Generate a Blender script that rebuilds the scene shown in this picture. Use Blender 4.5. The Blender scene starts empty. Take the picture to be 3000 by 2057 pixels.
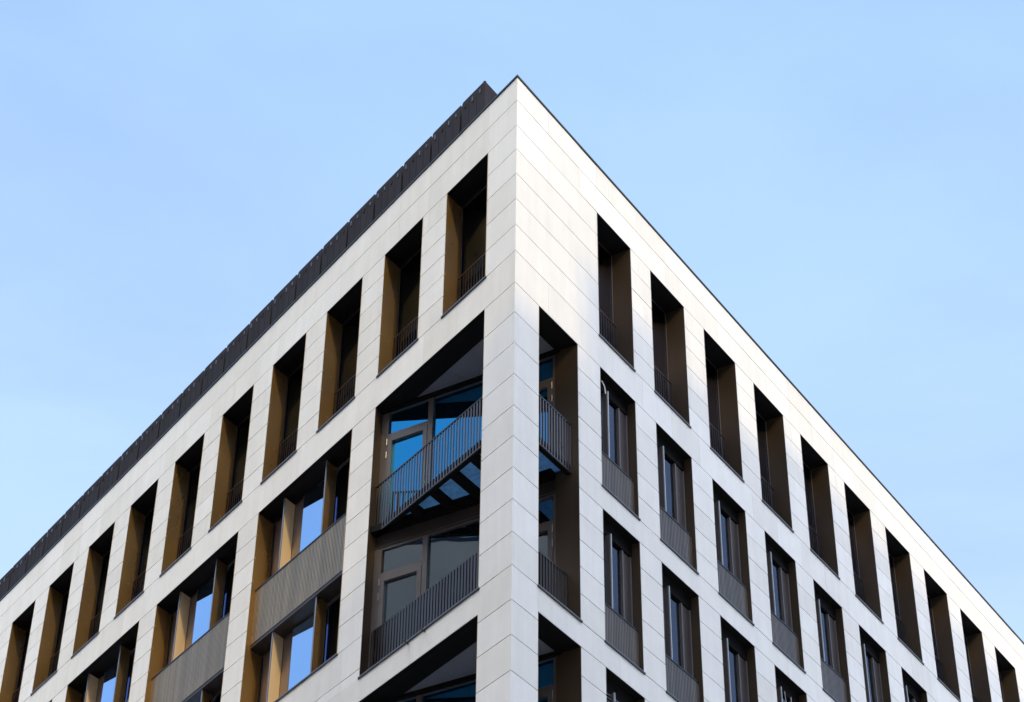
import bpy, bmesh, math, random
from mathutils import Vector, Matrix
random.seed(7)
scene = bpy.context.scene
C = scene.collection
ZG = 26.0                      # facade datum (top of the loggia) above the street

# ------------------------------------------------------------------ plan geometry
AR = 1.1805656307318744        # direction of the right facade; the left one runs at 135 degrees
Ld = Vector((-math.cos(math.pi/4), math.sin(math.pi/4)))
Rd = Vector((math.cos(AR), math.sin(AR)))
nL = Vector((math.sin(math.pi/4), math.cos(math.pi/4)))
nR = Vector((-math.sin(AR), math.cos(AR)))
KL = Rd.dot(nL)
G0 = Vector((-3.366, 3.756)); G1 = Vector((0.444, 2.315))
gd = (G1-G0).normalized(); gn = Vector((-gd.y, gd.x))
def PL(u, d, z):               # left facade; reveals run parallel to the right street front
    p = Ld*u + Rd*(d/KL); return Vector((p.x, p.y, z+ZG))
def PR(u, d, z):
    p = Rd*u + nR*d; return Vector((p.x, p.y, z+ZG))
def PG(s, t, z):               # diagonal glass wall of the loggias
    p = G0 + gd*s + gn*t; return Vector((p.x, p.y, z+ZG))
def PW(x, y, z): return Vector((x, y, z+ZG))

# ------------------------------------------------------------------ materials
def mat(name):
    m = bpy.data.materials.new(name); m.use_nodes = True
    nt = m.node_tree; b = nt.nodes.get('Principled BSDF'); return m, nt, b
def simple(name, col, rough=.5, metal=0., noise=0., nscale=3., stretch=(1,1,1), spec=.5, island=0.):
    m, nt, b = mat(name)
    b.inputs['Roughness'].default_value = rough
    b.inputs['Metallic'].default_value = metal
    b.inputs['Specular IOR Level'].default_value = spec
    last = None
    rgb = nt.nodes.new('ShaderNodeRGB'); rgb.outputs[0].default_value = (*col, 1); last = rgb.outputs[0]
    if noise > 0:
        tc = nt.nodes.new('ShaderNodeTexCoord'); mp = nt.nodes.new('ShaderNodeMapping')
        mp.inputs['Scale'].default_value = stretch
        nz = nt.nodes.new('ShaderNodeTexNoise'); nz.inputs['Scale'].default_value = nscale; nz.inputs['Detail'].default_value = 6
        nt.links.new(tc.outputs['Object'], mp.inputs[0]); nt.links.new(mp.outputs[0], nz.inputs[0])
        mr = nt.nodes.new('ShaderNodeMapRange'); mr.inputs[1].default_value = .3; mr.inputs[2].default_value = .7
        mr.inputs[3].default_value = 1-noise; mr.inputs[4].default_value = 1+noise
        nt.links.new(nz.outputs[0], mr.inputs[0])
        mx = nt.nodes.new('ShaderNodeVectorMath'); mx.operation = 'SCALE'
        nt.links.new(last, mx.inputs[0]); nt.links.new(mr.outputs[0], mx.inputs['Scale']); last = mx.outputs[0]
        mr2 = nt.nodes.new('ShaderNodeMapRange'); mr2.inputs[1].default_value = .3; mr2.inputs[2].default_value = .7
        mr2.inputs[3].default_value = max(0.02, rough-.06); mr2.inputs[4].default_value = min(1, rough+.08)
        nt.links.new(nz.outputs[0], mr2.inputs[0]); nt.links.new(mr2.outputs[0], b.inputs['Roughness'])
    if island > 0:
        gi = nt.nodes.new('ShaderNodeNewGeometry'); mr = nt.nodes.new('ShaderNodeMapRange')
        mr.inputs[3].default_value = 1-island; mr.inputs[4].default_value = 1+island
        nt.links.new(gi.outputs['Random Per Island'], mr.inputs[0])
        mx = nt.nodes.new('ShaderNodeVectorMath'); mx.operation = 'SCALE'
        nt.links.new(last, mx.inputs[0]); nt.links.new(mr.outputs[0], mx.inputs['Scale']); last = mx.outputs[0]
    nt.links.new(last, b.inputs['Base Color'])
    return m

def stone_material():
    m, nt, b = mat('pale_stone')
    N = nt.nodes.new; lk = nt.links.new
    tc = N('ShaderNodeTexCoord'); gi = N('ShaderNodeNewGeometry')
    # a different patch of stone on every slab
    off = N('ShaderNodeVectorMath'); off.operation = 'SCALE'; off.inputs[0].default_value = (37, 53, 71)
    lk(gi.outputs['Random Per Island'], off.inputs['Scale'])
    add = N('ShaderNodeVectorMath'); add.operation = 'ADD'; lk(tc.outputs['Object'], add.inputs[0]); lk(off.outputs[0], add.inputs[1])
    n1 = N('ShaderNodeTexNoise'); n1.inputs['Scale'].default_value = 1.6; n1.inputs['Detail'].default_value = 7; n1.inputs['Roughness'].default_value = .6
    lk(add.outputs[0], n1.inputs[0])
    n2 = N('ShaderNodeTexNoise'); n2.inputs['Scale'].default_value = 55; n2.inputs['Detail'].default_value = 3
    lk(tc.outputs['Object'], n2.inputs[0])
    mp = N('ShaderNodeMapping'); mp.inputs['Scale'].default_value = (3.2, 3.2, .35); lk(tc.outputs['Object'], mp.inputs[0])
    n3 = N('ShaderNodeTexNoise'); n3.inputs['Scale'].default_value = 1.3; n3.inputs['Detail'].default_value = 5; lk(mp.outputs[0], n3.inputs[0])
    def rng(src, a, c, lo=.3, hi=.7):
        r = N('ShaderNodeMapRange'); r.inputs[1].default_value = lo; r.inputs[2].default_value = hi
        r.inputs[3].default_value = a; r.inputs[4].default_value = c; lk(src, r.inputs[0]); return r.outputs[0]
    def mul(a, c):
        x = N('ShaderNodeMath'); x.operation = 'MULTIPLY'; lk(a, x.inputs[0]); lk(c, x.inputs[1]); return x.outputs[0]
    v = mul(mul(rng(n1.outputs[0], .965, 1.03), rng(n2.outputs[0], .975, 1.02)), mul(rng(n3.outputs[0], .95, 1.02), rng(gi.outputs['Random Per Island'], .945, 1.035, 0, 1)))
    ramp = N('ShaderNodeMix'); ramp.data_type = 'RGBA'
    ramp.inputs['A'].default_value = (.705, .668, .572, 1); ramp.inputs['B'].default_value = (.705, .674, .596, 1)
    lk(gi.outputs['Random Per Island'], ramp.inputs['Factor'])
    sc = N('ShaderNodeVectorMath'); sc.operation = 'SCALE'; lk(ramp.outputs['Result'], sc.inputs[0]); lk(v, sc.inputs['Scale'])
    lk(sc.outputs[0], b.inputs['Base Color'])
    b.inputs['Roughness'].default_value = .55; b.inputs['Specular IOR Level'].default_value = .35
    bp = N('ShaderNodeBump'); bp.inputs['Strength'].default_value = .06; bp.inputs['Distance'].default_value = .004
    lk(n2.outputs[0], bp.inputs['Height']); lk(bp.outputs[0], b.inputs['Normal'])
    return m

def glass_material(name, refl, f0, body, trans, rough=.0, wav=.0):
    """coated pane: fresnel reflection over a tinted see-through body"""
    m, nt, b = mat(name); nt.nodes.remove(b)
    N = nt.nodes.new; lk = nt.links.new
    out = nt.nodes.get('Material Output')
    gl = N('ShaderNodeBsdfGlossy'); gl.inputs['Color'].default_value = (*refl, 1); gl.inputs['Roughness'].default_value = rough
    tr = N('ShaderNodeBsdfTransparent'); tr.inputs['Color'].default_value = (*body, 1)
    df = N('ShaderNodeBsdfDiffuse'); df.inputs['Color'].default_value = (.01, .012, .015, 1)
    m1 = N('ShaderNodeMixShader'); m1.inputs[0].default_value = trans; lk(df.outputs[0], m1.inputs[1]); lk(tr.outputs[0], m1.inputs[2])
    lw = N('ShaderNodeLayerWeight'); lw.inputs['Blend'].default_value = .35
    mr = N('ShaderNodeMapRange'); mr.inputs[3].default_value = f0; mr.inputs[4].default_value = 1.0
    lk(lw.outputs['Fresnel'], mr.inputs[0])
    m2 = N('ShaderNodeMixShader'); lk(mr.outputs[0], m2.inputs[0]); lk(m1.outputs[0], m2.inputs[1]); lk(gl.outputs[0], m2.inputs[2])
    if wav:
        tc = N('ShaderNodeTexCoord'); nz = N('ShaderNodeTexNoise'); nz.inputs['Scale'].default_value = .9; nz.inputs['Detail'].default_value = 1
        lk(tc.outputs['Object'], nz.inputs[0]); bp = N('ShaderNodeBump'); bp.inputs['Strength'].default_value = wav; bp.inputs['Distance'].default_value = .05
        lk(nz.outputs[0], bp.inputs['Height']); lk(bp.outputs[0], gl.inputs['Normal'])
    lk(m2.outputs[0], out.inputs[0]); return m

M = {}
M['stone'] = stone_material()
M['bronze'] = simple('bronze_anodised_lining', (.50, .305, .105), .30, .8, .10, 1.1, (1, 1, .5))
M['fin_sunlit'] = simple('sunlit_bronze_fin', (.95, .72, .44), .35, .35, .08, 1.0, (1, 1, .4))  # fin bronze with reflected sunlight put into its bright base colour
M['bronze_shaded'] = simple('shaded_bronze_lining', (.060, .040, .022), .42, .5, .12, 1.1, (1, 1, .5))  # same lining bronze, darkened in its base colour to carry the shade
M['bronze_dark'] = simple('dark_bronze', (.026, .021, .017), .5, .2, .12, 1.5)
M['soffit'] = simple('shaded_soffit', (.005, .0045, .004), .7, 0, .1, 1.5, spec=.06)  # deep shade of the undersides put into a near-black base colour
M['frame'] = simple('brown_painted_frame', (.105, .090, .080), .38, .35, .06, 2.)
M['panel'] = simple('brown_metal_panel', (.20, .165, .15), .36, .45, .10, .8, (1, 1, .5))
M['brown_infill'] = simple('brown_infill', (.055, .045, .042), .42, .4, .08, 1.2, (1, 1, .4))
M['sill'] = simple('grey_metal_sill', (.085, .08, .078), .35, .7, .1, 4.)
M['sill_edge'] = simple('sill_edge_metal', (.20, .19, .19), .4, .6)
M['edge'] = simple('pale_metal_edge', (.22, .205, .20), .35, .6)
M['coping'] = simple('dark_coping', (.012, .014, .018), .4, .4)
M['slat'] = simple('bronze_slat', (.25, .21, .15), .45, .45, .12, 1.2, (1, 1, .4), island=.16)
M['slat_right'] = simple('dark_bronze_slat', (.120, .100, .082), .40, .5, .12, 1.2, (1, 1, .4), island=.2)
M['rail'] = simple('grey_rail_bar', (.115, .108, .11), .32, .75, .05, 2., island=.08)
M['rail_dark'] = simple('dark_rail_bar', (.055, .048, .045), .36, .7, .05, 2., island=.1)
M['void'] = simple('dark_backing', (.012, .012, .013), .9, 0, spec=.1)
M['room'] = simple('dim_room', (.10, .10, .105), .9, 0, spec=.1)
M['ceiling'] = simple('grey_ceiling_board', (.125, .125, .135), .8, 0, .04, 2., island=.04)
M['curtain'] = simple('grey_curtain', (.60, .60, .70), .9, 0, .06, 3., (1, 1, .2), spec=.1)
M['curtain_pale'] = simple('pale_curtain', (.86, .87, .97), .9, 0, .05, 3., (1, 1, .2), spec=.1)
M['blind'] = simple('aluminium_blind', (.40, .41, .44), .45, .5)
M['screen'] = simple('dark_screen_metal', (.016, .0135, .016), .75, .0, .10, 2.2, (1, 1, .5), spec=.12, island=.12)
M['screen_side'] = simple('brown_screen_side', (.045, .030, .016), .8, 0)
M['clip'] = simple('pale_clip', (.085, .09, .12), .4, .6)
M['steel'] = simple('satin_steel', (.66, .64, .60), .25, .9)
M['stud'] = simple('bright_stud', (.85, .80, .66), .3, .3)
M['roofing'] = simple('roof_gravel', (.30, .29, .27), .9, 0, .15, 8.)
M['glass_dark'] = glass_material('dark_window_glass', (.36, .50, .95), .05, (.30, .34, .40), .85)
M['glass_right'] = glass_material('curtained_window_glass', (.60, .64, .90), .10, (.97, .97, 1.0), 1.0)
M['glass_street'] = glass_material('street_window_glass', (.42, .46, .56), .12, (.80, .80, .84), .95)
M['neighbour_glass'] = glass_material('street_house_glass', (.8, .85, .95), .10, (.2, .2, .2), .0)
M['glass_bay'] = glass_material('mirror_window_glass', (.46, .70, 1.0), .80, (.25, .28, .32), .5)
M['glass_loggia'] = glass_material('blue_loggia_glass', (.06, .53, 1.0), .66, (.20, .26, .30), .4, 0, .02)
def frosted():
    m, nt, b = mat('blue_glass_floor'); N = nt.nodes.new; lk = nt.links.new
    out = nt.nodes.get('Material Output')
    b.inputs['Base Color'].default_value = (.045, .10, .16, 1); b.inputs['Roughness'].default_value = .35
    tc = N('ShaderNodeTexCoord'); nz = N('ShaderNodeTexNoise'); nz.inputs['Scale'].default_value = 14; nz.inputs['Detail'].default_value = 5
    lk(tc.outputs['Object'], nz.inputs[0])
    cr = N('ShaderNodeMapRange'); cr.inputs[1].default_value = .3; cr.inputs[2].default_value = .7; cr.inputs[3].default_value = .8; cr.inputs[4].default_value = 1.2; lk(nz.outputs[0], cr.inputs[0])
    sc = N('ShaderNodeVectorMath'); sc.operation = 'SCALE'; sc.inputs[0].default_value = (.26, .42, .56); lk(cr.outputs[0], sc.inputs['Scale'])
    tl = N('ShaderNodeBsdfTranslucent'); lk(sc.outputs[0], tl.inputs[0])
    mx = N('ShaderNodeMixShader'); mx.inputs[0].default_value = .72; lk(b.outputs[0], mx.inputs[1]); lk(tl.outputs[0], mx.inputs[2])
    lk(mx.outputs[0], out.inputs[0]); return m
M['glass_loggia_grey'] = glass_material('grey_loggia_glass', (.30, .44, .54), .50, (.20, .26, .30), .4, 0, .03)
M['glass_floor'] = frosted()

# ------------------------------------------------------------------ mesh collector
class MB:
    def __init__(s): s.v = []; s.f = []; s.m = []; s.mats = []
    def slot(s, m):
        if m not in s.mats: s.mats.append(m)
        return s.mats.index(m)
    def hexa(s, pts, m):                     # 8 points: bottom loop 4, top loop 4
        i = len(s.v); s.v += [tuple(p) for p in pts]; k = s.slot(m)
        for q in ((0,1,2,3),(4,5,6,7),(0,1,5,4),(1,2,6,5),(2,3,7,6),(3,0,4,7)):
            s.f.append(tuple(i+a for a in q)); s.m.append(k)
    def box(s, P, u0, u1, d0, d1, z0, z1, m):
        s.hexa([P(u0,d0,z0),P(u1,d0,z0),P(u1,d1,z0),P(u0,d1,z0),P(u0,d0,z1),P(u1,d0,z1),P(u1,d1,z1),P(u0,d1,z1)], m)
    def prism(s, poly, z0, z1, m):           # plan polygon (2D) extruded
        n = len(poly); i = len(s.v); k = s.slot(m)
        s.v += [(p[0], p[1], z0+ZG) for p in poly] + [(p[0], p[1], z1+ZG) for p in poly]
        s.f.append(tuple(range(i, i+n))); s.m.append(k); s.f.append(tuple(range(i+n, i+2*n))); s.m.append(k)
        for a in range(n):
            b = (a+1) % n; s.f.append((i+a, i+b, i+n+b, i+n+a)); s.m.append(k)
    def tube(s, pts, r, m, n=8):
        k = s.slot(m); rings = []
        for j, p in enumerate(pts):
            p = Vector(p); a = Vector(pts[max(j-1, 0)]); b = Vector(pts[min(j+1, len(pts)-1)])
            t = (b-a).normalized(); x = t.cross(Vector((0, .13, 1))).normalized(); y = t.cross(x)
            i = len(s.v); s.v += [tuple(p + (x*math.cos(q*2*math.pi/n)+y*math.sin(q*2*math.pi/n))*r) for q in range(n)]; rings.append(i)
        for a, b in zip(rings, rings[1:]):
            for q in range(n):
                s.f.append((a+q, a+(q+1) % n, b+(q+1) % n, b+q)); s.m.append(k)
        s.f.append(tuple(rings[0]+q for q in range(n))); s.m.append(k)
        s.f.append(tuple(rings[-1]+q for q in range(n))); s.m.append(k)
    def build(s, name, parent=None, label=None):
        me = bpy.data.meshes.new(name); me.from_pydata(s.v, [], s.f)
        for m in s.mats: me.materials.append(M[m] if isinstance(m, str) else m)
        me.polygons.foreach_set('material_index', s.m)
        bm = bmesh.new(); bm.from_mesh(me); bmesh.ops.recalc_face_normals(bm, faces=bm.faces); bm.to_mesh(me); bm.free()
        o = bpy.data.objects.new(name, me); C.objects.link(o)
        if parent: o.parent = parent
        if label: o['label'] = label
        return o

def thing(name, label, cat, loc=(0, 0, 0)):
    o = bpy.data.objects.new(name, None); C.objects.link(o); o.location = loc
    o['label'] = label; o['category'] = cat; return o

# ------------------------------------------------------------------ the office building
B = thing('office_building', 'pale stone office building with bronze lined windows, pointed corner column and dark roof screen', 'building')

ZTOP = 5.29
# window columns
LW = [(.999+2.397*i, 2.501+2.3995*i) for i in range(13)]
RW = [(3.077, 4.455)] + [(2.9025+2.3942*i, 4.3897+2.3963*i) for i in range(1, 12)]
ZW0, ZW1 = .769, 3.985
LG = (LW[0][0], LW[1][1])            # loggia, left side
RG = (.829, 2.234)
LO = [(LW[2+2*i][0], LW[3+2*i][1]) for i in range(5)]
ROWS_R = [(-2.784, 0), (-6.094, -3.292), (-9.38, -6.6)]
LEND, REND = 33.0, 30.2
ZBOT = -12.9

open_L = [(a, b, ZW0, ZW1) for a, b in LW] + [(LG[0], LG[1], -6.094, 0), (LG[0], LG[1], -12.69, -6.6)]
open_L += [(a, b, -5.21, 0) for a, b in LO] + [(a, b, -11.81, -6.6) for a, b in LO]
open_R = [(a, b, ZW0, ZW1) for a, b in RW] + [(RG[0], RG[1], -6.094, 0), (RG[0], RG[1], -12.69, -6.6)]
open_R += [(a, b, z0, z1) for a, b in RW for z0, z1 in ROWS_R]

def cladding(P, opens, uend, near, zones, name, n_in, D, other):
    """stone slabs course by course; zones(u) picks the joint heights"""
    st = MB(); bk = MB()
    G = .018; T = .045
    def solid(u0, u1, z0, z1):
        zc = (z0+z1)/2; cuts = [(a, b) for a, b, c, d in opens if c < zc < d and b > u0 and a < u1]
        out = []; x = u0
        for a, b in sorted(cuts):
            if a > x+1e-4: out.append((x, min(a, u1)))
            x = max(x, b)
        if x < u1-1e-4: out.append((x, u1))
        return out
    for (u0, u1, zs, vj) in zones:
        for zt, zb in zip(zs, zs[1:]):
            # split a course where an opening starts or ends inside it
            brk = sorted({zt, zb} | {z for o in opens if o[1] > u0 and o[0] < u1 for z in o[2:] if zb+1e-3 < z < zt-1e-3}, reverse=True)
            for za, zc in zip(brk, brk[1:]):
                for a, b in solid(u0, u1, zc, za):
                    ga = G/2 if za == zt else 0; gb = G/2 if zc == zb else 0
                    js = sorted([a] + [j for j in (vj(zt, zb) if vj else []) if a+.15 < j < b-.15] + [b])
                    for p, q in zip(js, js[1:]):
                        pa = p+(.0022 if p != a or p == u0 and u0 > 0 else 0); qa = q-(.0022 if q != b else 0)
                        jit = random.uniform(-.0015, .0015)
                        if p == 0:
                            bis = (n_in + other); bis = bis*(T/(bis.dot(n_in)))
                            e = P(qa, 0, 0); e2 = P(qa, T, 0)
                            st.prism([(0, 0), (e.x, e.y), (e2.x, e2.y), (bis.x, bis.y)], zc+gb, za-ga, 'stone')
                        else: st.box(P, pa, qa, jit, T, zc+gb, za-ga, 'stone')
                    if a == 0: bk.box(P, D, b, T+.004, .30, zc, za, 'void')
                    else: bk.box(P, a, b, T+.004, .30, zc, za, 'void')
    o = st.build('stone_facade', B, name)
    w = bk.build('wall_backing', B)
    return o

COR = [0, -.70, -1.402, -2.107, -2.800, -3.466, -4.123, -4.78, -5.44, -6.096, -6.765, -7.427, -8.089, -8.76, -9.43, -10.1, -10.76, -11.43, -12.09, ZBOT]
TOPC = [ZTOP, 4.66, 3.985, 3.35, 2.715, 2.065, 1.41, .769, 0]
TOPF = [ZTOP, 4.66, 3.985, 3.45, 2.915, 2.38, 1.845, 1.305, .769, 0]
PIE = [0, -.56, -1.13, -1.70, -2.24, -2.784, -3.292, -3.85, -4.41, -4.97, -5.53, -6.094, -6.6]
PIE2 = [z-6.6 for z in PIE[:-1]] + [ZBOT]
PIL = [0, -.57, -1.15, -1.73, -2.31, -2.89, -3.47, -4.05, -4.63, -5.21, -5.89, -6.6]
PIL2 = [z-6.6 for z in PIL[:-1]] + [ZBOT]
def vL(zt, zb):
    if zt > 3.9 or abs(zt-.769) < .01: return [1.965+1.2*k for k in range(26)]
    if zt in (-5.21, -5.89, -6.6+1e-9): return [3.18+2.4*k for k in range(12)]
    return []
def vR(zt, zb):
    if zt > 3.9 or abs(zt-.769) < .01: return [1.18+1.2*k for k in range(26)]
    if any(abs(zt-z) < .02 for z in (-2.784, -6.094, -9.384)): return [1.32, 3.58]+[3.58+2.396*k for k in range(1, 12)]
    return []
cladding(PL, open_L, LEND, 0, [
    (0, LW[0][0], TOPC, None), (LW[0][0], LEND, TOPF, vL),
    (0, LG[0], COR, None), (LG[0], LEND, PIL[:], vL), (LG[0], LEND, PIL2, vL)], 'cool shaded stone facade on the left street', nL, .06, nR)
cladding(PR, open_R, REND, 0, [
    (0, RW[0][0], TOPC, vR), (RW[0][0], REND, TOPF, vR),
    (0, RG[0], COR, None), (RG[0], REND, PIE, vR), (RG[0], REND, PIE2, vR)], 'stone facade on the right street, sunlit along its top', nR, .22, nL)

# plain storeys below the frame, down to the street
lo = MB()
pA = Ld*LEND; pB = Rd*REND; pC = pA*.62+pB*.62+Vector((0, 9))
for zt in [ZBOT-.011-1.32*k for k in range(10)]:
    zb = max(zt-1.31, -ZG)
    lo.prism([(0, 0), tuple(pA), tuple(pA+Rd*.4), tuple(Rd*.3+nR*.3+Ld*.2), tuple(pB+nR*.4), tuple(pB)], zb, zt-.01, 'stone')
lo.build('lower_wall', B)
core = MB()
off = [Ld*2.0+Rd*1.9+nR*3.0]
core.prism([tuple(Ld*7.0+Rd*2.2), tuple(pA+Rd*2.2), tuple(pC+Vector((0, 4))), tuple(pB+nR*2.2), tuple(Rd*5.5+nR*2.2), tuple(Rd*4+nR*4.2)], -ZG, 4.9, 'void')
core.build('building_core', B)
rf = MB()
rf.prism([tuple(Ld*.3+Rd*.3), tuple(pA+Rd*.3), tuple(pC+Vector((0, 4))), tuple(pB+nR*.3)], 4.9, 5.02, 'roofing')
rf.build('roof', B)
# end and rear walls
ew = MB()
def wallseg(a, b, t=.3):
    d = (b-a).normalized(); n = Vector((-d.y, d.x))*t
    ew.prism([tuple(a), tuple(b), tuple(b+n), tuple(a+n)], -ZG, ZTOP-.02, 'stone')
wallseg(pA+Rd*.41, pC+Vector((0, 4.5))); wallseg(pC+Vector((0, 4.5)), pB+nR*.42)
ew.build('rear_wall', B)

# parapet coping
cp = MB()
def strip(P, u0, u1, d0, d1, z0, z1, m): cp.box(P, u0, u1, d0, d1, z0, z1, m)
def mitre(d0, d1, z0, z1, m):
    def off(d):                           # corner point at inward distance d from both fronts
        b = nL+nR; b = b*(1/(b.dot(nL))); return b*d
    def lf(d, u):
        p = Ld*u + Rd*(d/KL); return tuple(p)
    def rt(d, u):
        p = Rd*u + nR*d; return tuple(p)
    cp.prism([tuple(off(d0)), lf(d0, LEND), lf(d1, LEND), tuple(off(d1))], z0, z1, m)
    cp.prism([tuple(off(d0)), rt(d0, REND), rt(d1, REND), tuple(off(d1))], z0, z1, m)
mitre(-.022, .42, ZTOP+.004, ZTOP+.045, 'coping')
mitre(.05, .36, 4.3, ZTOP, 'void')
cp.build('roof_coping', B)

# roof screen: upright metal panels set back behind the parapet
sz0, sz1 = 5.03, 7.6
def screen_panel(u0, u1, d0=.80, strip=True):
    g = MB(); W = u1-u0
    def PLp(u, d, z): p = Ld*u + nL*(d - .006*(u-u0)/W); return Vector((p.x, p.y, z+ZG))
    # body with a small cut corner at its far top
    i = len(g.v); c = .035
    prof = [(u0, sz0), (u1, sz0), (u1, sz1-c), (u1-c*1.1, sz1), (u0, sz1)]
    pts = [PLp(u, d0, z) for u, z in prof] + [PLp(u, d0+.04, z) for u, z in prof]
    g.v += [tuple(p) for p in pts]; k = g.slot('screen'); n = 5
    g.f += [tuple(i+a for a in range(n)), tuple(i+n+a for a in range(n))]; g.m += [k, k]
    for a in range(n): b = (a+1) % n; g.f.append((i+a, i+b, i+n+b, i+n+a)); g.m.append(k)
    # standing ribs and recessed joints
    nr = max(2, round(W/.3))
    for j in range(nr):
        x = u0 + W*(j+.5)/nr
        w = W/nr*.5-.007
        g.box(PLp, x-w, x+w, d0-.009, d0+.002, sz0, sz1-.13, 'screen')
        g.box(PLp, x-.018, x+.018, d0-.03, d0-.012, sz1-.26-.03*(j % 2), sz1-.16, 'clip' if (j+int(u0*3)) % 3 else 'screen')
    if strip: g.box(PLp, u0-.085, u0-.001, d0+.045, d0+.09, sz0, sz1-.24, 'screen_side')
    return g.build('roof_screen_panel', B)
us = [3.327+1.196*k for k in range(25)]
screen_panel(2.415+.0, us[0]-.04, .80, False)
for a, b in zip(us, us[1:]): screen_panel(a+.036, b-.046)
g = MB()                                     # short return of the screen over the right street
a = Ld*2.415+nL*.80
for k in range(6):
    def PS(u, d, z, a=a): p = a + Rd*u + nR*d; return Vector((p.x, p.y, z+ZG))
    g.box(PS, .001+1.1*k, 1.09+1.1*k, .001, .04, sz0, sz1-.002, 'screen')
    for j in range(4): g.box(PS, .03+1.1*k+j*.27, .24+1.1*k+j*.27, -.004, .006, sz0, sz1-.12, 'screen')
g.build('roof_screen_return', B)

# ------------------------------------------------------------------ windows
def lining(g, P, u0, u1, z0, z1, dep, jamb='bronze', soff='soffit', t=.014):
    g.box(P, u0, u0+t, -.003, dep, z0, z1, jamb)
    g.box(P, u1-t, u1, -.003, dep, z0, z1, jamb)
    g.box(P, u0+t, u1-t, -.002, dep, z1-t, z1, soff)
    g.box(P, u0+t, u1-t, .03, dep, z0, z0+t, soff)
def room(g, P, u0, u1, z0, z1, d0, d1=1.6):
    g.box(P, u0-.02, u0, d0, d1, z0, z1, 'room'); g.box(P, u1, u1+.02, d0, d1, z0, z1, 'room')
    g.box(P, u0, u1, d1, d1+.02, z0, z1, 'room')
    g.box(P, u0-.02, u1+.02, d0, d1, z1, z1+.02, 'room'); g.box(P, u0-.02, u1+.02, d0, d1, z0-.02, z0, 'room')
def frame(g, P, u0, u1, z0, z1, d, w=.055, dd=.07, m='frame'):
    g.box(P, u0, u0+w, d, d+dd, z0, z1, m); g.box(P, u1-w, u1, d, d+dd, z0, z1, m)
    g.box(P, u0+w, u1-w, d, d+dd, z1-w, z1, m); g.box(P, u0+w, u1-w, d, d+dd, z0, z0+w, m)
def sill(P, u0, u1, z0, parent):
    g = MB(); g.box(P, u0-.03, u1+.03, -.022, .06, z0-.028, z0-.004, 'coping'); g.box(P, u0-.03, u1+.03, -.026, -.012, z0-.003, z0+.014, 'sill_edge'); g.box(P, u0+.015, u1-.015, -.011, .40, z0-.002, z0+.012, 'sill')
    g.build('sill', parent)
def folds(P, u0, u1, d, z0, z1, amp=.014, pitch=.17, m='curtain'):
    g = MB(); k = g.slot(m); n = max(4, int((u1-u0)/pitch*6)); i = len(g.v)
    for j in range(n+1):
        u = u0+(u1-u0)*j/n; dd = d+amp*math.sin(j/6*2*math.pi)+amp*.4*math.sin(j*.37)
        g.v += [tuple(P(u, dd, z0)), tuple(P(u, dd, z1)), tuple(P(u, dd+.006, z0)), tuple(P(u, dd+.006, z1))]
    for j in range(n):
        a = i+4*j; b = a+4
        for q in ((a, b, b+1, a+1), (a+2, b+2, b+3, a+3)): g.f.append(q); g.m.append(k)
    return g
def low_rail(P, u0, u1, d, z0, z1, parent, side, m='rail_dark'):
    g = MB(); g.box(P, u0, u1, d-.012, d+.012, z1-.022, z1, m); g.box(P, u0, u1, d-.01, d+.01, z0+.05, z0+.07, m)
    n = int((u1-u0)/.1)
    for j in range(n+1):
        x = u0+.02+(u1-u0-.04)*j/n; g.box(P, x-.006, x+.006, d-.010, d+.010, z0+.07, z1-.022, m)
    g.build('guard_rail', parent)
    h = MB(); x = u1-.03 if side else u1-.03
    h.tube([P(x-.02, d-.07, z0+.055), P(x-.02, d+.02, z0+.055)], .028, 'bronze_dark'); h.tube([P(x-.09, d-.06, z0+.06), P(x-.03, d-.07, z0+.05)], .014, 'steel')
    h.build('rail_bracket', parent)

def top_window(P, u0, u1, left, idx):
    dep = .50 if left else .45
    g = MB(); z0, z1 = ZW0, ZW1
    lining(g, P, u0, u1, z0, z1, dep, 'bronze' if left else 'bronze_shaded')
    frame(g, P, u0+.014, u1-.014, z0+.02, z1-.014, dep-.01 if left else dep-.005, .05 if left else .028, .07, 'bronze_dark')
    # lighter bead beside the pane, like the thin line in the photo
    g.box(P, u1-.074 if left else u1-.05, u1-.064 if left else u1-.041, dep-.022, dep-.012, z0+.05, z1-.06, 'frame' if left else 'edge')
    room(g, P, u0+.02, u1-.02, z0, z1, dep+.07)
    if left:                                   # little fixings along the reveal edge
        for z in (1.33, 1.87, 2.40, 2.94)[idx % 2:]:
            if random.random() < .8: g.box(P, u1-.022, u1-.013, .018, .030, z-.006, z+.006, 'stud')
            if random.random() < .35: g.box(P, u1-.022, u1-.013, .26, .272, z-.02, z-.008, 'stud')
    w = g.build('window', B)
    p = MB(); e = .066 if left else .043; p.box(P, u0+e, u1-e, dep+.005, dep+.013, z0+e, z1-e, 'glass_dark' if left else 'glass_right'); p.build('pane', w)
    sill(P, u0, u1, z0, w)
    low_rail(P, u0+.03, u1-.05, dep-.10, z0+.02, 1.99, w, left)
    if not left:
        r = random.random(); c0 = .08 if idx in (0, 1, 6, 7) else .08+.25*r
        folds(P, u0+.06, u1-.06 if idx not in (2, 3, 6) else u0+.95+.1*r, dep+.075, z0+.03, z1-.06, m='curtain_pale').build('curtain', w)
    elif idx % 3 == 1:
        folds(P, u0+.08, u0+.55, dep+.30, z0+.03, z1-.1).build('curtain', w)
for i, (a, b) in enumerate(LW): top_window(PL, a, b, True, i)
for i, (a, b) in enumerate(RW): top_window(PR, a, b, False, i)

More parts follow.
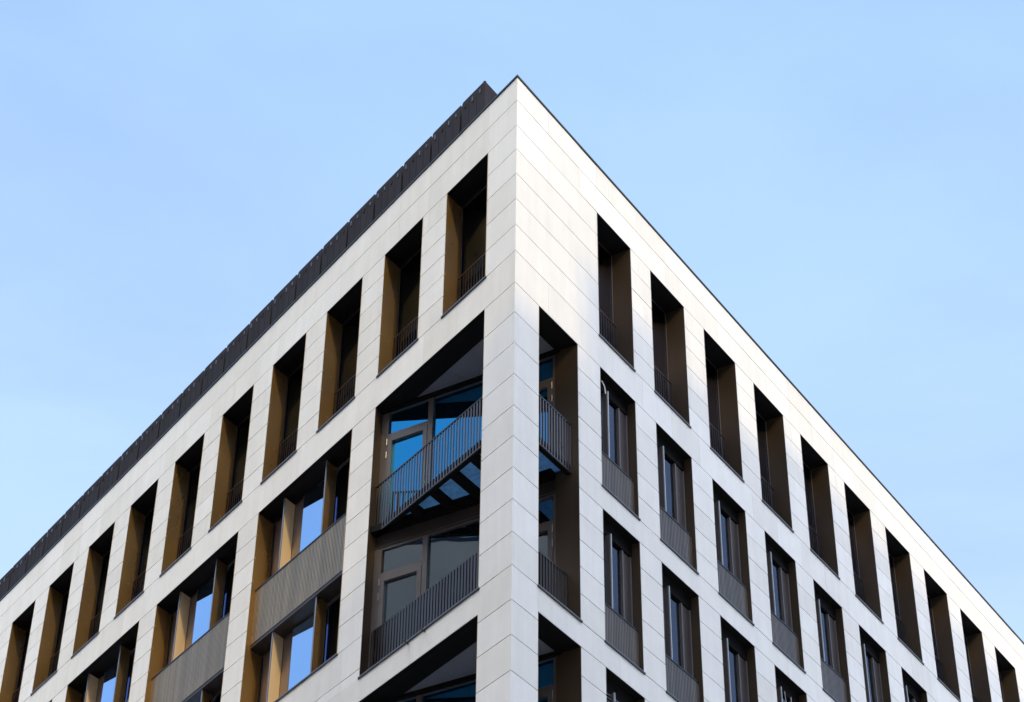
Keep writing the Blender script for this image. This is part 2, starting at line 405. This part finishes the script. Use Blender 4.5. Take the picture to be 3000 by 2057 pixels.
def slat_screen(P, u0, u1, d, z0, z1, parent, name='slatted_panel', pitch=.060):
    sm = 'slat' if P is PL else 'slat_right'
    g = MB(); n = round((u1-u0)/pitch); p = (u1-u0)/n
    for j in range(n):
        x = u0+p*(j+.5); w = p*.35
        g.box(P, x-w, x+w, d, d+.030, z0+.012, z1-.03, sm)
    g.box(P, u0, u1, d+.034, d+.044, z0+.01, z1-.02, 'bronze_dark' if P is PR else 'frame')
    g.box(P, u0, u1, d-.012, d+.05, z1-.028, z1, 'coping'); g.box(P, u0, u1, d-.004, d+.05, z0, z0+.012, 'bronze_dark')
    return g.build(name, parent)

def bay_window(u0, u1, zo, idx):
    """two storeys of bronze framed glazing in one opening on the left street"""
    P = PL; g = MB(); zt = zo; zb = zo-5.21; dep = .50
    lining(g, P, u0, u1, zb, zt, dep, 'bronze')
    g.box(P, u0+.014, u1-.014, .13, dep, zo-3.27, zo-2.95, 'bronze_dark')
    room(g, P, u0+.02, u1-.02, zb, zt, dep+.08, 1.9)
    for (a, b) in ((zo-2.95, zo-.014), (zb+.02, zo-3.27)):
        frame(g, P, u0+.014, u1-.014, a, b, dep-.02, .05, .10)
        g.box(P, u0+2.452, u0+2.50, dep-.09, dep+.06, a+.05, b-.05, 'frame')
        g.box(P, u0+.62, u0+.68, dep-.03, dep+.06, a+.05, b-.05, 'frame')
        g.box(P, u0+3.80, u0+3.835, dep-.05, dep-.02, a+.05, b-.05, 'bronze_dark')
    for z in (-.56, -1.13, -1.70, -3.85):
        g.box(P, u1-.022, u1-.013, .018, .032, zo+z-.007, zo+z+.007, 'stud')
    w = g.build('bay_window', B)
    for (a, b) in ((zo-2.95, zo-.014), (zb+.02, zo-3.27)):
        for (x, y, mm) in ((.064, .62, 'pane'), (.68, 1.22, 'pane'), (1.29, 2.45, 'pane'), (2.50, 2.955, 'panel'), (3.03, 3.80, 'panel')):
            q = MB()
            if mm == 'pane' and x > 1:          # pane turned out of plane purely to mirror more sky
                dx, dy = dep+.012, dep-.10
                q.hexa([P(u0+x, dx, a+.05), P(u0+y, dy, a+.05), P(u0+y, dy+.008, a+.05), P(u0+x, dx+.008, a+.05), P(u0+x, dx, b-.05), P(u0+y, dy, b-.05), P(u0+y, dy+.008, b-.05), P(u0+x, dx+.008, b-.05)], 'glass_bay')
                q.build('pane', w)
            elif mm == 'pane': q.box(P, u0+x, u0+y, dep+.02, dep+.028, a+.05, b-.05, 'glass_dark'); q.build('pane', w)
            else: q.box(P, u0+x, u0+y, dep-.012, dep+.03, a+.05, b-.05, 'panel'); q.build('metal_panel', w)
        for x in (1.23, 2.98):
            q = MB(); q.box(P, u0+x-.022, u0+x+.022, .175, dep-.02, a, b, 'fin_sunlit' if x > 2 else 'bronze'); q.box(P, u0+x-.026, u0+x+.026, .160, .175, a, b, 'edge'); q.build('upright_fin', w)
        folds(P, u0+.1, u0+.6, dep+.25, a, b-.1).build('curtain', w)
    slat_screen(P, u0+.014, u1-.014, .125, zo-3.20, zo-1.87, w)
    sill(P, u0, u1, zb, w)
for i, (a, b) in enumerate(LO):
    bay_window(a, b, 0, i)
    if i < 2: bay_window(a, b, -6.6, i)

def street_window(u0, u1, z0, z1, row, idx):
    """one storey windows of the right street front"""
    P = PR; g = MB(); dep = .20
    lining(g, P, u0, u1, z0, z1, dep, 'bronze_shaded')
    frame(g, P, u0+.014, u1-.014, z0+.02, z1-.10, dep-.01, .05, .09)
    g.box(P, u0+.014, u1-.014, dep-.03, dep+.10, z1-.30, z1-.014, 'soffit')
    xm = u0+1.0 if u1-u0 < 1.4 else u0+1.07
    g.box(P, xm, xm+.05, dep-.025, dep+.08, z0+.07, z1-.32, 'frame')
    g.box(P, xm+.052, u1-.066, dep-.005, dep+.04, z0+.07, z1-.32, 'brown_infill')
    g.box(P, u1-.045, u1-.035, dep-.025, dep-.005, z0+.07, z1-.3, 'edge')
    room(g, P, u0+.02, u1-.02, z0, z1, dep+.09, 1.3)
    w = g.build('window', B)
    p = MB(); p.box(P, u0+.07, xm-.002, dep+.03, dep+.038, z0+.075, z1-.32, 'glass_street'); p.build('pane', w)
    f = MB(); x = u0+.455; f.box(P, x-.028, x+.026, .115, dep+.01, z0+.05, z1-.30, 'frame'); f.box(P, x-.026, x+.006, .104, .115, z0+.05, z1-.28, 'frame'); f.box(P, x+.007, x+.028, .098, .115, z0+.05, z1-.27, 'steel'); f.build('upright_fin', w)
    if (row, idx) in ((2, 0), (2, 3)):
        bl = MB()
        for k in range(34):
            z = z1-.36-.07*k
            if z < z0+.1: break
            q = [(u0+.03, .135), (u1-.03, .135), (u1-.03, .185), (u0+.03, .185)]; bl.hexa([P(a, d, z+(.03 if d > .15 else 0)) for a, d in q]+[P(a, d, z+(.034 if d > .15 else .004)) for a, d in q], 'blind')
        bl.build('venetian_blind', w)
    else:
        folds(P, u0+.50, xm-.01-.08*random.random(), dep+.10, z0+.03, z1-.35, .016, .13).build('curtain', w)
    slat_screen(P, u0+.014, u1-.014, .075, z0+.03, z0+.885, w)
    sill(P, u0, u1, z0, w)
    if row == 0 and idx == 0:
        a = MB(); a.tube([P(u0+.14, .12, z1-.22), P(u0+.24, .10, z1-.17), P(u0+.33, .10, z1-.24), P(u0+.37, .10, z1-.40)], .016, 'steel'); a.build('stay_arm', w)
    if row == 1 and idx == 3:
        a = MB(); pts = [P(u0+.62+.30*math.sin(-math.pi/2+math.pi*k/12)*.5+.1, .08, z1-.34-.34*math.cos(-math.pi/2+math.pi*k/12)) for k in range(13)]
        a.tube(pts, .007, 'steel'); a.build('loose_cable', w)
for r, (z0, z1) in enumerate(ROWS_R):
    for i, (a, b) in enumerate(RW):
        if (r, i) in ((2, 9), (2, 10), (2, 11)): continue
        street_window(a, b, z0, z1, r, i)

# ------------------------------------------------------------------ corner loggias
def on_glass(n):                # where the diagonal wall meets depth planes
    return n
jL = G0; jR = G1
def loggia(zo):
    P = PG
    ztop = zo; zbot = zo-6.094
    g = MB()
    # linings of the two openings
    depL, depR = .28, .46
    g.box(PL, LG[1]-.014, LG[1], -.003, .33, zbot, ztop, 'bronze_shaded')
    g.box(PR, RG[1]-.014, RG[1], -.003, .50, zbot, ztop, 'bronze_shaded')
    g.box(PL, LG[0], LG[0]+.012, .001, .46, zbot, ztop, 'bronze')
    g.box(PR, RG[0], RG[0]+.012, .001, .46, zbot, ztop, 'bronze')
    # lintels over both openings
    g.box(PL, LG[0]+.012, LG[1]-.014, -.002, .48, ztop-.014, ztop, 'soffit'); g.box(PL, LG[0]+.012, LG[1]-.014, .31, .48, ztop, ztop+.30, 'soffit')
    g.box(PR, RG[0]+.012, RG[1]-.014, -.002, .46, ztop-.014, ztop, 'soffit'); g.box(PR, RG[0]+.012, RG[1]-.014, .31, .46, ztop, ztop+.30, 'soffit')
    l = g.build('loggia', B)
    # inner side of the pier
    c = MB()
    c.prism([tuple(Ld*(LG[0]-.002)+Rd*.06), tuple(Ld*(LG[0]-.002)+Rd*.515), tuple(Rd*(RG[0]-.002)+nR*.462), tuple(Rd*(RG[0]-.002)+nR*.05)], zbot-.5, ztop+.30, 'bronze_dark')
    c.build('pier_lining', l)
    # ceiling boards
    c = MB()
    A = [Ld*(LG[0]-.6)+Rd*.50, Ld*(LG[1]+.05)+Rd*.50]
    def lerp(a, b, t): return a+(b-a)*t
    p0 = PL(LG[1]-.02, .475, 0).to_2d(); p1 = PG(.1, -.14, 0).to_2d(); p2 = PG(4.05, -.14, 0).to_2d(); p3 = PR(RG[1]-.02, .455, 0).to_2d(); p4 = PR(.7, .455, 0).to_2d(); p5 = PL(.8, .475, 0).to_2d()
    a0 = p5; a1 = PL(LG[1]-.9, .475, 0).to_2d()
    n = 4
    for k in range(n):                       # boards laid across, with open joints
        b0 = lerp(p1, p2, k/n)+gd*.004; b1 = lerp(p1, p2, (k+1)/n)-gd*.004
        f0 = lerp(p0, p5, k/n); f1 = lerp(p0, p5, (k+1)/n)
        if k == n-1: c.prism([tuple(f0), tuple(f1), tuple(p4), tuple(p3), tuple(b1), tuple(b0)], ztop+.02, ztop+.06, 'ceiling')
        else: c.prism([tuple(f0), tuple(f1), tuple(b1), tuple(b0)], ztop+.02, ztop+.06, 'ceiling')
    c.prism([tuple(p0), tuple(p5), tuple(p4), tuple(p3), tuple(p2+gn*.3), tuple(p1+gn*.3)], ztop+.065, ztop+.20, 'void')
    c.build('ceiling', l)
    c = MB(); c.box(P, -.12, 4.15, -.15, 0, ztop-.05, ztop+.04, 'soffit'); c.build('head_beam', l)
    # two glazed storeys
    for k, (hz, fz) in enumerate(((ztop-.02, ztop-2.80), (ztop-3.25, zbot+.05))):
        f = MB(); tz = hz-.56
        F = 'frame'; t0, t1 = -.075, .05
        f.box(P, -.05, .19, t0, t1, fz, hz, F)               # wide side post
        f.box(P, .19, 3.98, t0+.01, t1, hz-.04, hz, F); f.box(P, .19, 3.98, t0, t1, fz-.10, fz, F)
        for a, b in ((1.14, 1.25), (2.84, 2.95)): f.box(P, a, b, t0-.012, t1, fz, hz-.04, F)
        f.box(P, 3.98, 4.10, t0, t1, fz, hz, F)
        for a, b in ((.19, 1.14), (2.95, 3.98)):
            f.box(P, a, b, t0, t1, tz-.085, tz, F)
        f.build('glazing_frame', l)
        for a, b in ((.19, 1.14), (2.95, 3.98)):
            d = MB(); z1 = tz-.095; z0 = fz+.004; w = .105; T0, T1 = t0-.02, t1-.03
            d.box(P, a+.006, a+w, T0, T1, z0, z1, F); d.box(P, b-w, b-.006, T0, T1, z0, z1, F)
            d.box(P, a+w, b-w, T0, T1, z1-w, z1, F); d.box(P, a+w, b-w, T0, T1, z0, z0+w, F)
            hs = a if a < 1 else b
            for q in (.04, .35, 1.6, 1.9): d.tube([P(hs, T0-.016, z1-q), P(hs, T0-.016, z1-q-.15)], .008, 'edge')
            d.build('door', l)
            p = MB(); p.box(P, a+w, b-w, -.03, -.022, z0+w, z1-w, ('glass_loggia' if k == 0 else 'glass_loggia_grey')); p.build('door_pane', l)
            p = MB(); p.box(P, a+.035, b-.03, -.03, -.022, tz+.02, hz-.05, ('glass_loggia' if k == 0 else 'glass_loggia_grey')); p.build('pane', l)
        p = MB(); p.box(P, 1.25, 2.84, -.03, -.022, fz+.03, hz-.05, ('glass_loggia' if k == 0 else 'glass_loggia_grey')); p.build('pane', l)
        r = MB()
        r.box(P, 0, 4.05, 1.5, 1.52, fz, hz, 'room'); r.box(P, 0, 4.05, .06, 1.5, hz, hz+.02, 'room'); r.box(P, 0, 4.05, .06, 1.5, fz-.02, fz, 'room')
        r.build('room_behind', l)
    f = MB(); f.box(P, -.05, 4.10, -.05, .04, ztop-3.25, ztop-2.90, 'bronze_dark'); f.box(P, -.05, 4.10, -.058, -.05, ztop-3.20, ztop-3.185, 'frame')
    f.build('storey_band', l)
    # upper balcony: steel frame, glass floor, railing
    zb = ztop-2.95
    b = MB()
    b.box(PL, .75, LG[1]-.016, .185, .27, zb, zb+.14, 'soffit')
    b.box(PR, .40, RG[1]-.016, .175, .27, zb, zb+.14, 'soffit')
    b.box(P, 0.02, 4.04, -.27, -.08, zb, zb+.14, 'soffit')
    for b0, b1 in ((.72, .89), (1.36, 1.53), (1.97, 2.14), (2.62, 2.79), (3.26, 3.43)):
        def ua(bb): return (.265+.385*bb)/.923
        q = [Rd*ua(b0)+nR*b0, Rd*2.0+nR*b0, Rd*2.0+nR*b1, Rd*ua(b1)+nR*b1]
        b.prism([tuple(x) for x in q], zb+.004, zb+.13, 'soffit')
    bo = b.build('balcony', B)
    fl = MB()
    q = [PL(LG[1]-.03, .22, 0).to_2d(), PL(.62, .22, 0).to_2d(), PR(.5, .22, 0).to_2d(), PR(RG[1]-.03, .22, 0).to_2d(), PG(4.02, -.09, 0).to_2d(), PG(.06, -.09, 0).to_2d()]
    fl.prism([tuple(x) for x in q], zb+.142, zb+.18, 'glass_floor')
    fl.build('glass_floor', bo)
    j = MB(); j.prism([tuple(Rd*1.485+nR*.3), tuple(Rd*1.495+nR*.3), tuple(Rd*1.495+nR*2.98), tuple(Rd*1.485+nR*2.98)], zb+.136, zb+.1415, 'edge'); j.build('floor_joint', bo)
    def railing(P2, u0, u1, d, z0, z1, m, name, par, pitch=.098, deep=.012, w=.016):
        r = MB(); r.box(P2, u0, u1, d-.016, d+.016, z1-.03, z1, 'coping' if m == 'rail' else m)
        r.box(P2, u0, u1, d-.014, d+.014, z0, z0+.018, m)
        n = int((u1-u0)/pitch)
        for k in range(n+1):
            x = u0+.02+(u1-u0-.04)*k/n; r.box(P2, x-w, x+w, d-deep, d+deep, z0+.018, z1-.03, m)
        # fascia plate behind the feet of the bars
        r.box(P2, u0, u1, d+.022, d+.034, z0+.02, z0+.20, 'bronze_dark')
        r.build(name, par)
    railing(PL, LG[0]-.25, LG[1]-.016, .16, zb, ztop-1.83, 'rail', 'railing', bo)
    railing(PR, RG[0]-.2, RG[1]-.016, .155, zb, ztop-1.85, 'rail', 'railing', bo)
    # lower storey railing behind the stone band
    railing(PL, LG[0]-.02, LG[1]-.02, .26, zbot+.03, ztop-5.03, 'rail_dark', 'railing', l, .098, .03, .031)
    railing(PR, RG[0]-.02, RG[1]-.016, .27, zbot+.03, ztop-5.07, 'rail_dark', 'railing', l, .098, .02, .014)
    fl = MB()
    q = [PL(LG[1]-.02, .04, 0).to_2d(), PL(LG[0]-.3, .06, 0).to_2d(), PR(RG[0]-.3, .06, 0).to_2d(), PR(RG[1]-.02, .04, 0).to_2d(), PG(4.06, 0, 0).to_2d(), PG(0.02, 0, 0).to_2d()]
    fl.prism([tuple(x) for x in q], zbot-.20, zbot-.002, 'ceiling'); fl.build('loggia_floor', l)
    for P2, (a, c) in ((PL, LG), (PR, RG)): sill(P2, a, c, zbot, l)
    if zo == 0:
        for u in (2.685, 3.231):
            s = MB(); s.tube([PL(u, .02, zbot-.05), PL(u, -.17, zbot-.065)], .017, 'sill'); s.build('drain_spout', l)
loggia(0)
loggia(-6.6)

# ------------------------------------------------------------------ street, pavement and the houses across (mirrored in the panes)
def gmat():
    return simple('street_paving', (.50, .49, .475), .9, 0, .2, .5)
def flat(name, x0, x1, y0, y1, z, m):
    me = bpy.data.meshes.new(name); me.from_pydata([(x0, y0, z), (x1, y0, z), (x1, y1, z), (x0, y1, z)], [], [(0, 1, 2, 3)]); me.materials.append(m)
    o = bpy.data.objects.new(name, me); C.objects.link(o); o['kind'] = 'structure'; return o
flat('ground', -3000, 3000, -3000, 3000, -.13, gmat())
pv = MB(); pave = simple('paving_stone', (.40, .385, .36), .8, 0, .12, .8)
pv.prism([tuple(-(nL+nR)*(3.4/(nL+nR).dot(nL))), tuple(Ld*36-nL*3.4), tuple(Ld*36+nL*.5), tuple((nL+nR)*.5), tuple(Rd*33+nR*.5), tuple(Rd*33-nR*3.4)], -ZG-.13, -ZG, pave)
po = pv.build('pavement'); po['kind'] = 'structure'
pv = MB(); a = -(nL*15.0); 
pv.prism([tuple(-nL*14.6-Ld*45), tuple(-nL*14.6+Ld*40), tuple(-nL*20.2+Ld*40), tuple(-nL*20.2-Ld*45)], -ZG-.126, -ZG, pave)
po = pv.build('pavement'); po['kind'] = 'structure'

def neighbour(name, label, O, U, N, blocks, wall, bay=3.2, floor=3.4):
    """O plan origin, U along the front, N inward; blocks = (u0, u1, roof z)"""
    root = thing(name, label, 'building', (O.x, O.y, 0))
    def PN(u, d, z): p = U*u + N*d; return Vector((p.x, p.y, z+ZG))
    g = MB(); w = []
    for (u0, u1, zt) in blocks:
        g.box(PN, u0, u1, .25, 12, -ZG, zt, wall)
        g.box(PN, u0-.002, u1+.002, .15, 12.1, zt+.002, zt+.25, 'coping')
        nb = max(1, int((u1-u0)/bay)); bw = (u1-u0)/nb
        z = -ZG+4.2
        # piers and bands standing in front of the recessed windows
        for k in range(nb+1):
            x = u0+bw*k; g.box(PN, max(u0, x-.75), min(u1, x+.75), .0, .246, -ZG, zt, wall)
        while z+floor < zt:
            g.box(PN, u0, u1, .004, .242, z-.9, z+.35, wall)
            for k in range(nb):
                w.append((u0+bw*k+.75, u0+bw*(k+1)-.75, z+.35, z+floor-.9))
            z += floor
        g.box(PN, u0, u1, .004, .242, z-.9, zt, wall)
    g.build('wall', root)
    h = MB()
    for a, b, c, d in w: h.box(PN, a, b, .19, .235, c, d, 'neighbour_glass')
    o = h.build('window_glazing', root); o['kind'] = 'stuff'
    return root
wallA = simple('warm_plaster', (.46, .33, .25), .8, 0, .08, .6)
wallB = simple('pale_render', (.76, .74, .70), .8, 0, .08, .6)
OA = -nL*20.5
neighbour('street_house', 'warm plastered block across the left street, mirrored in the lower loggia glass', OA, Ld, -nL,
          [(-14.0, 18.0, 10.0), (18.02, 34.0, 7.5)], wallA)
OB = -nR*24.0
neighbour('street_house', 'pale block across the right street whose stepped roof shades the lower floors', OB, Rd, -nR,
          [(-54, -15.4, 16.75), (-15.38, -7.0, 19.35), (-6.98, 34, 20.35)], wallB)

# ------------------------------------------------------------------ sun and sky
VCOL = (4.0, 6.15, 9.7); VPALE = (5.3, 7.1, 10.6); VFILL_RIGHT = (49, 56, 78); VLOW = (35, 27, 15); VWARM = (14, 9, 3); VSIDE = (3.7, 5.2, 7.2); VFILL_LEFT = (55, 55, 55)  # beyond the plain sky tones, these are added fill-light terms outside the view
def unit(az, el):
    az, el = math.radians(az), math.radians(el); return (math.cos(az)*math.cos(el), math.sin(az)*math.cos(el), math.sin(el))
SUN_AZ, SUN_EL = math.radians(301), math.radians(30)
sd = Vector((math.cos(SUN_AZ)*math.cos(SUN_EL), math.sin(SUN_AZ)*math.cos(SUN_EL), math.sin(SUN_EL)))
sl = bpy.data.lights.new('sun', 'SUN'); sl.energy = 2.0; sl.angle = math.radians(1.4); sl.color = (1, .76, .34)
so = bpy.data.objects.new('sun', sl); C.objects.link(so); so.rotation_euler = (-sd).to_track_quat('-Z', 'Y').to_euler(); so.location = (20, -30, 60)
w = bpy.data.worlds.new('World'); scene.world = w; w.use_nodes = True
nt = w.node_tree; N = nt.nodes.new; lk = nt.links.new
bg = nt.nodes['Background']
sky = N('ShaderNodeTexSky'); sky.sky_type = 'NISHITA'; sky.sun_disc = False
sky.sun_elevation = SUN_EL; sky.sun_rotation = math.radians(90)-SUN_AZ
sky.air_density = 1.0; sky.dust_density = 1.2; sky.ozone_density = 1.5; sky.altitude = 200
tc = N('ShaderNodeTexCoord'); mp = N('ShaderNodeMapping'); mp.inputs['Rotation'].default_value = (.3, .2, .5); mp.inputs['Scale'].default_value = (1.2, 2.2, 5.0)
nz = N('ShaderNodeTexNoise'); nz.inputs['Scale'].default_value = 1.3; nz.inputs['Detail'].default_value = 7; nz.inputs['Roughness'].default_value = .56; nz.inputs['Distortion'].default_value = .35
lk(tc.outputs['Generated'], mp.inputs[0]); lk(mp.outputs[0], nz.inputs[0])
mr = N('ShaderNodeMapRange'); mr.interpolation_type = 'SMOOTHSTEP'; mr.inputs[1].default_value = .3; mr.inputs[2].default_value = .7; mr.inputs[3].default_value = .56; mr.inputs[4].default_value = .72
lk(nz.outputs[0], mr.inputs[0])
mx = N('ShaderNodeMix'); mx.data_type = 'RGBA'; mx.inputs['B'].default_value = (4.6, 6.6, 9.4, 1)   # thin high veil, carrying the added fill glows
dt = N('ShaderNodeVectorMath'); dt.operation = 'DOT_PRODUCT'; lk(tc.outputs['Generated'], dt.inputs[0]); dt.inputs[1].default_value = unit(312, 54)  # added sky glow out of view, fills the right front
gl = N('ShaderNodeMapRange'); gl.interpolation_type = 'SMOOTHSTEP'; gl.inputs[1].default_value = .46; gl.inputs[2].default_value = .97; gl.inputs[3].default_value = 0; gl.inputs[4].default_value = 1
lk(dt.outputs['Value'], gl.inputs[0])
vs = N('ShaderNodeMix'); vs.data_type = 'RGBA'; vs.clamp_result = False; 
sx = N('ShaderNodeSeparateXYZ'); lk(tc.outputs['Generated'], sx.inputs[0]); gz = N('ShaderNodeMapRange'); gz.interpolation_type = 'SMOOTHSTEP'; gz.inputs[1].default_value = .36; gz.inputs[2].default_value = .78; lk(sx.outputs['Z'], gz.inputs[0])
vz = N('ShaderNodeMix'); vz.data_type = 'RGBA'; vz.clamp_result = False; vz.inputs['A'].default_value = (*VPALE, 1); vz.inputs['B'].default_value = (*VCOL, 1); lk(gz.outputs[0], vz.inputs['Factor']); lk(vz.outputs['Result'], vs.inputs['A']); 
gq = N('ShaderNodeMapRange'); gq.interpolation_type = 'SMOOTHSTEP'; gq.inputs[1].default_value = .40; gq.inputs[2].default_value = .80; lk(sx.outputs['Z'], gq.inputs[0])
vq = N('ShaderNodeMix'); vq.data_type = 'RGBA'; vq.clamp_result = False; vq.inputs['A'].default_value = (*VLOW, 1); vq.inputs['B'].default_value = (*VFILL_RIGHT, 1); lk(gq.outputs[0], vq.inputs['Factor']); lk(vq.outputs['Result'], vs.inputs['B'])
lk(gl.outputs[0], vs.inputs['Factor'])
d2 = N('ShaderNodeVectorMath'); d2.operation = 'DOT_PRODUCT'; lk(tc.outputs['Generated'], d2.inputs[0]); d2.inputs[1].default_value = unit(292, 24)  # added low glow out of view, to warm the upper walls
g2 = N('ShaderNodeMapRange'); g2.interpolation_type = 'SMOOTHSTEP'; g2.inputs[1].default_value = .70; g2.inputs[2].default_value = 1; lk(d2.outputs['Value'], g2.inputs[0])
v2 = N('ShaderNodeVectorMath'); v2.operation = 'SCALE'; v2.inputs[0].default_value = VWARM; lk(g2.outputs[0], v2.inputs['Scale'])
v3 = N('ShaderNodeVectorMath'); v3.operation = 'ADD'; lk(vs.outputs['Result'], v3.inputs[0]); lk(v2.outputs[0], v3.inputs[1]); 
d4 = N('ShaderNodeVectorMath'); d4.operation = 'DOT_PRODUCT'; lk(tc.outputs['Generated'], d4.inputs[0]); d4.inputs[1].default_value = unit(240, 12)  # made-up sky tone behind the camera, for wall tint and pane reflections
g4 = N('ShaderNodeMapRange'); g4.interpolation_type = 'SMOOTHSTEP'; g4.inputs[1].default_value = .25; g4.inputs[2].default_value = .85; lk(d4.outputs['Value'], g4.inputs[0])
v4 = N('ShaderNodeMix'); v4.data_type = 'RGBA'; v4.clamp_result = False; lk(g4.outputs[0], v4.inputs['Factor']); lk(v3.outputs[0], v4.inputs['A']); v4.inputs['B'].default_value = (*VSIDE, 1); 
d5 = N('ShaderNodeVectorMath'); d5.operation = 'DOT_PRODUCT'; lk(tc.outputs['Generated'], d5.inputs[0]); d5.inputs[1].default_value = unit(216, 66)  # added bright patch of sky out of view, fills the left front
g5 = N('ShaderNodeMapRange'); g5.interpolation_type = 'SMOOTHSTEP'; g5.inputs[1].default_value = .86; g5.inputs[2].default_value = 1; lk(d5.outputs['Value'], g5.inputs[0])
v5 = N('ShaderNodeVectorMath'); v5.operation = 'SCALE'; v5.inputs[0].default_value = VFILL_LEFT; lk(g5.outputs[0], v5.inputs['Scale'])
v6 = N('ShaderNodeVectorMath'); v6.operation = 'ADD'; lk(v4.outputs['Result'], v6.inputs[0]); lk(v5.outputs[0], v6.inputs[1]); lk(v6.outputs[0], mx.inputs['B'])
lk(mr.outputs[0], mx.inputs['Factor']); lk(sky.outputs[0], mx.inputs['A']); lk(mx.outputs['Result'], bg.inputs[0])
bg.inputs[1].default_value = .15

# ------------------------------------------------------------------ camera
cd = bpy.data.cameras.new('camera'); cam = bpy.data.objects.new('camera', cd); C.objects.link(cam)
cam.location = (5.50457323499, -29.4076434715, -24.3516916065+ZG)
cam.rotation_euler = (2.220744719159626, -0.009757936465417475, 0.1789851452103011)
cd.sensor_width = 36; cd.lens = 6097.351638927928/3000*36; cd.clip_start = .1; cd.clip_end = 9000
scene.camera = cam
scene.view_settings.view_transform = 'Standard'; scene.view_settings.look = 'None'
scene.view_settings.exposure = 0.0; scene.view_settings.gamma = 1
scene.cycles.max_bounces = 8; scene.cycles.transparent_max_bounces = 12
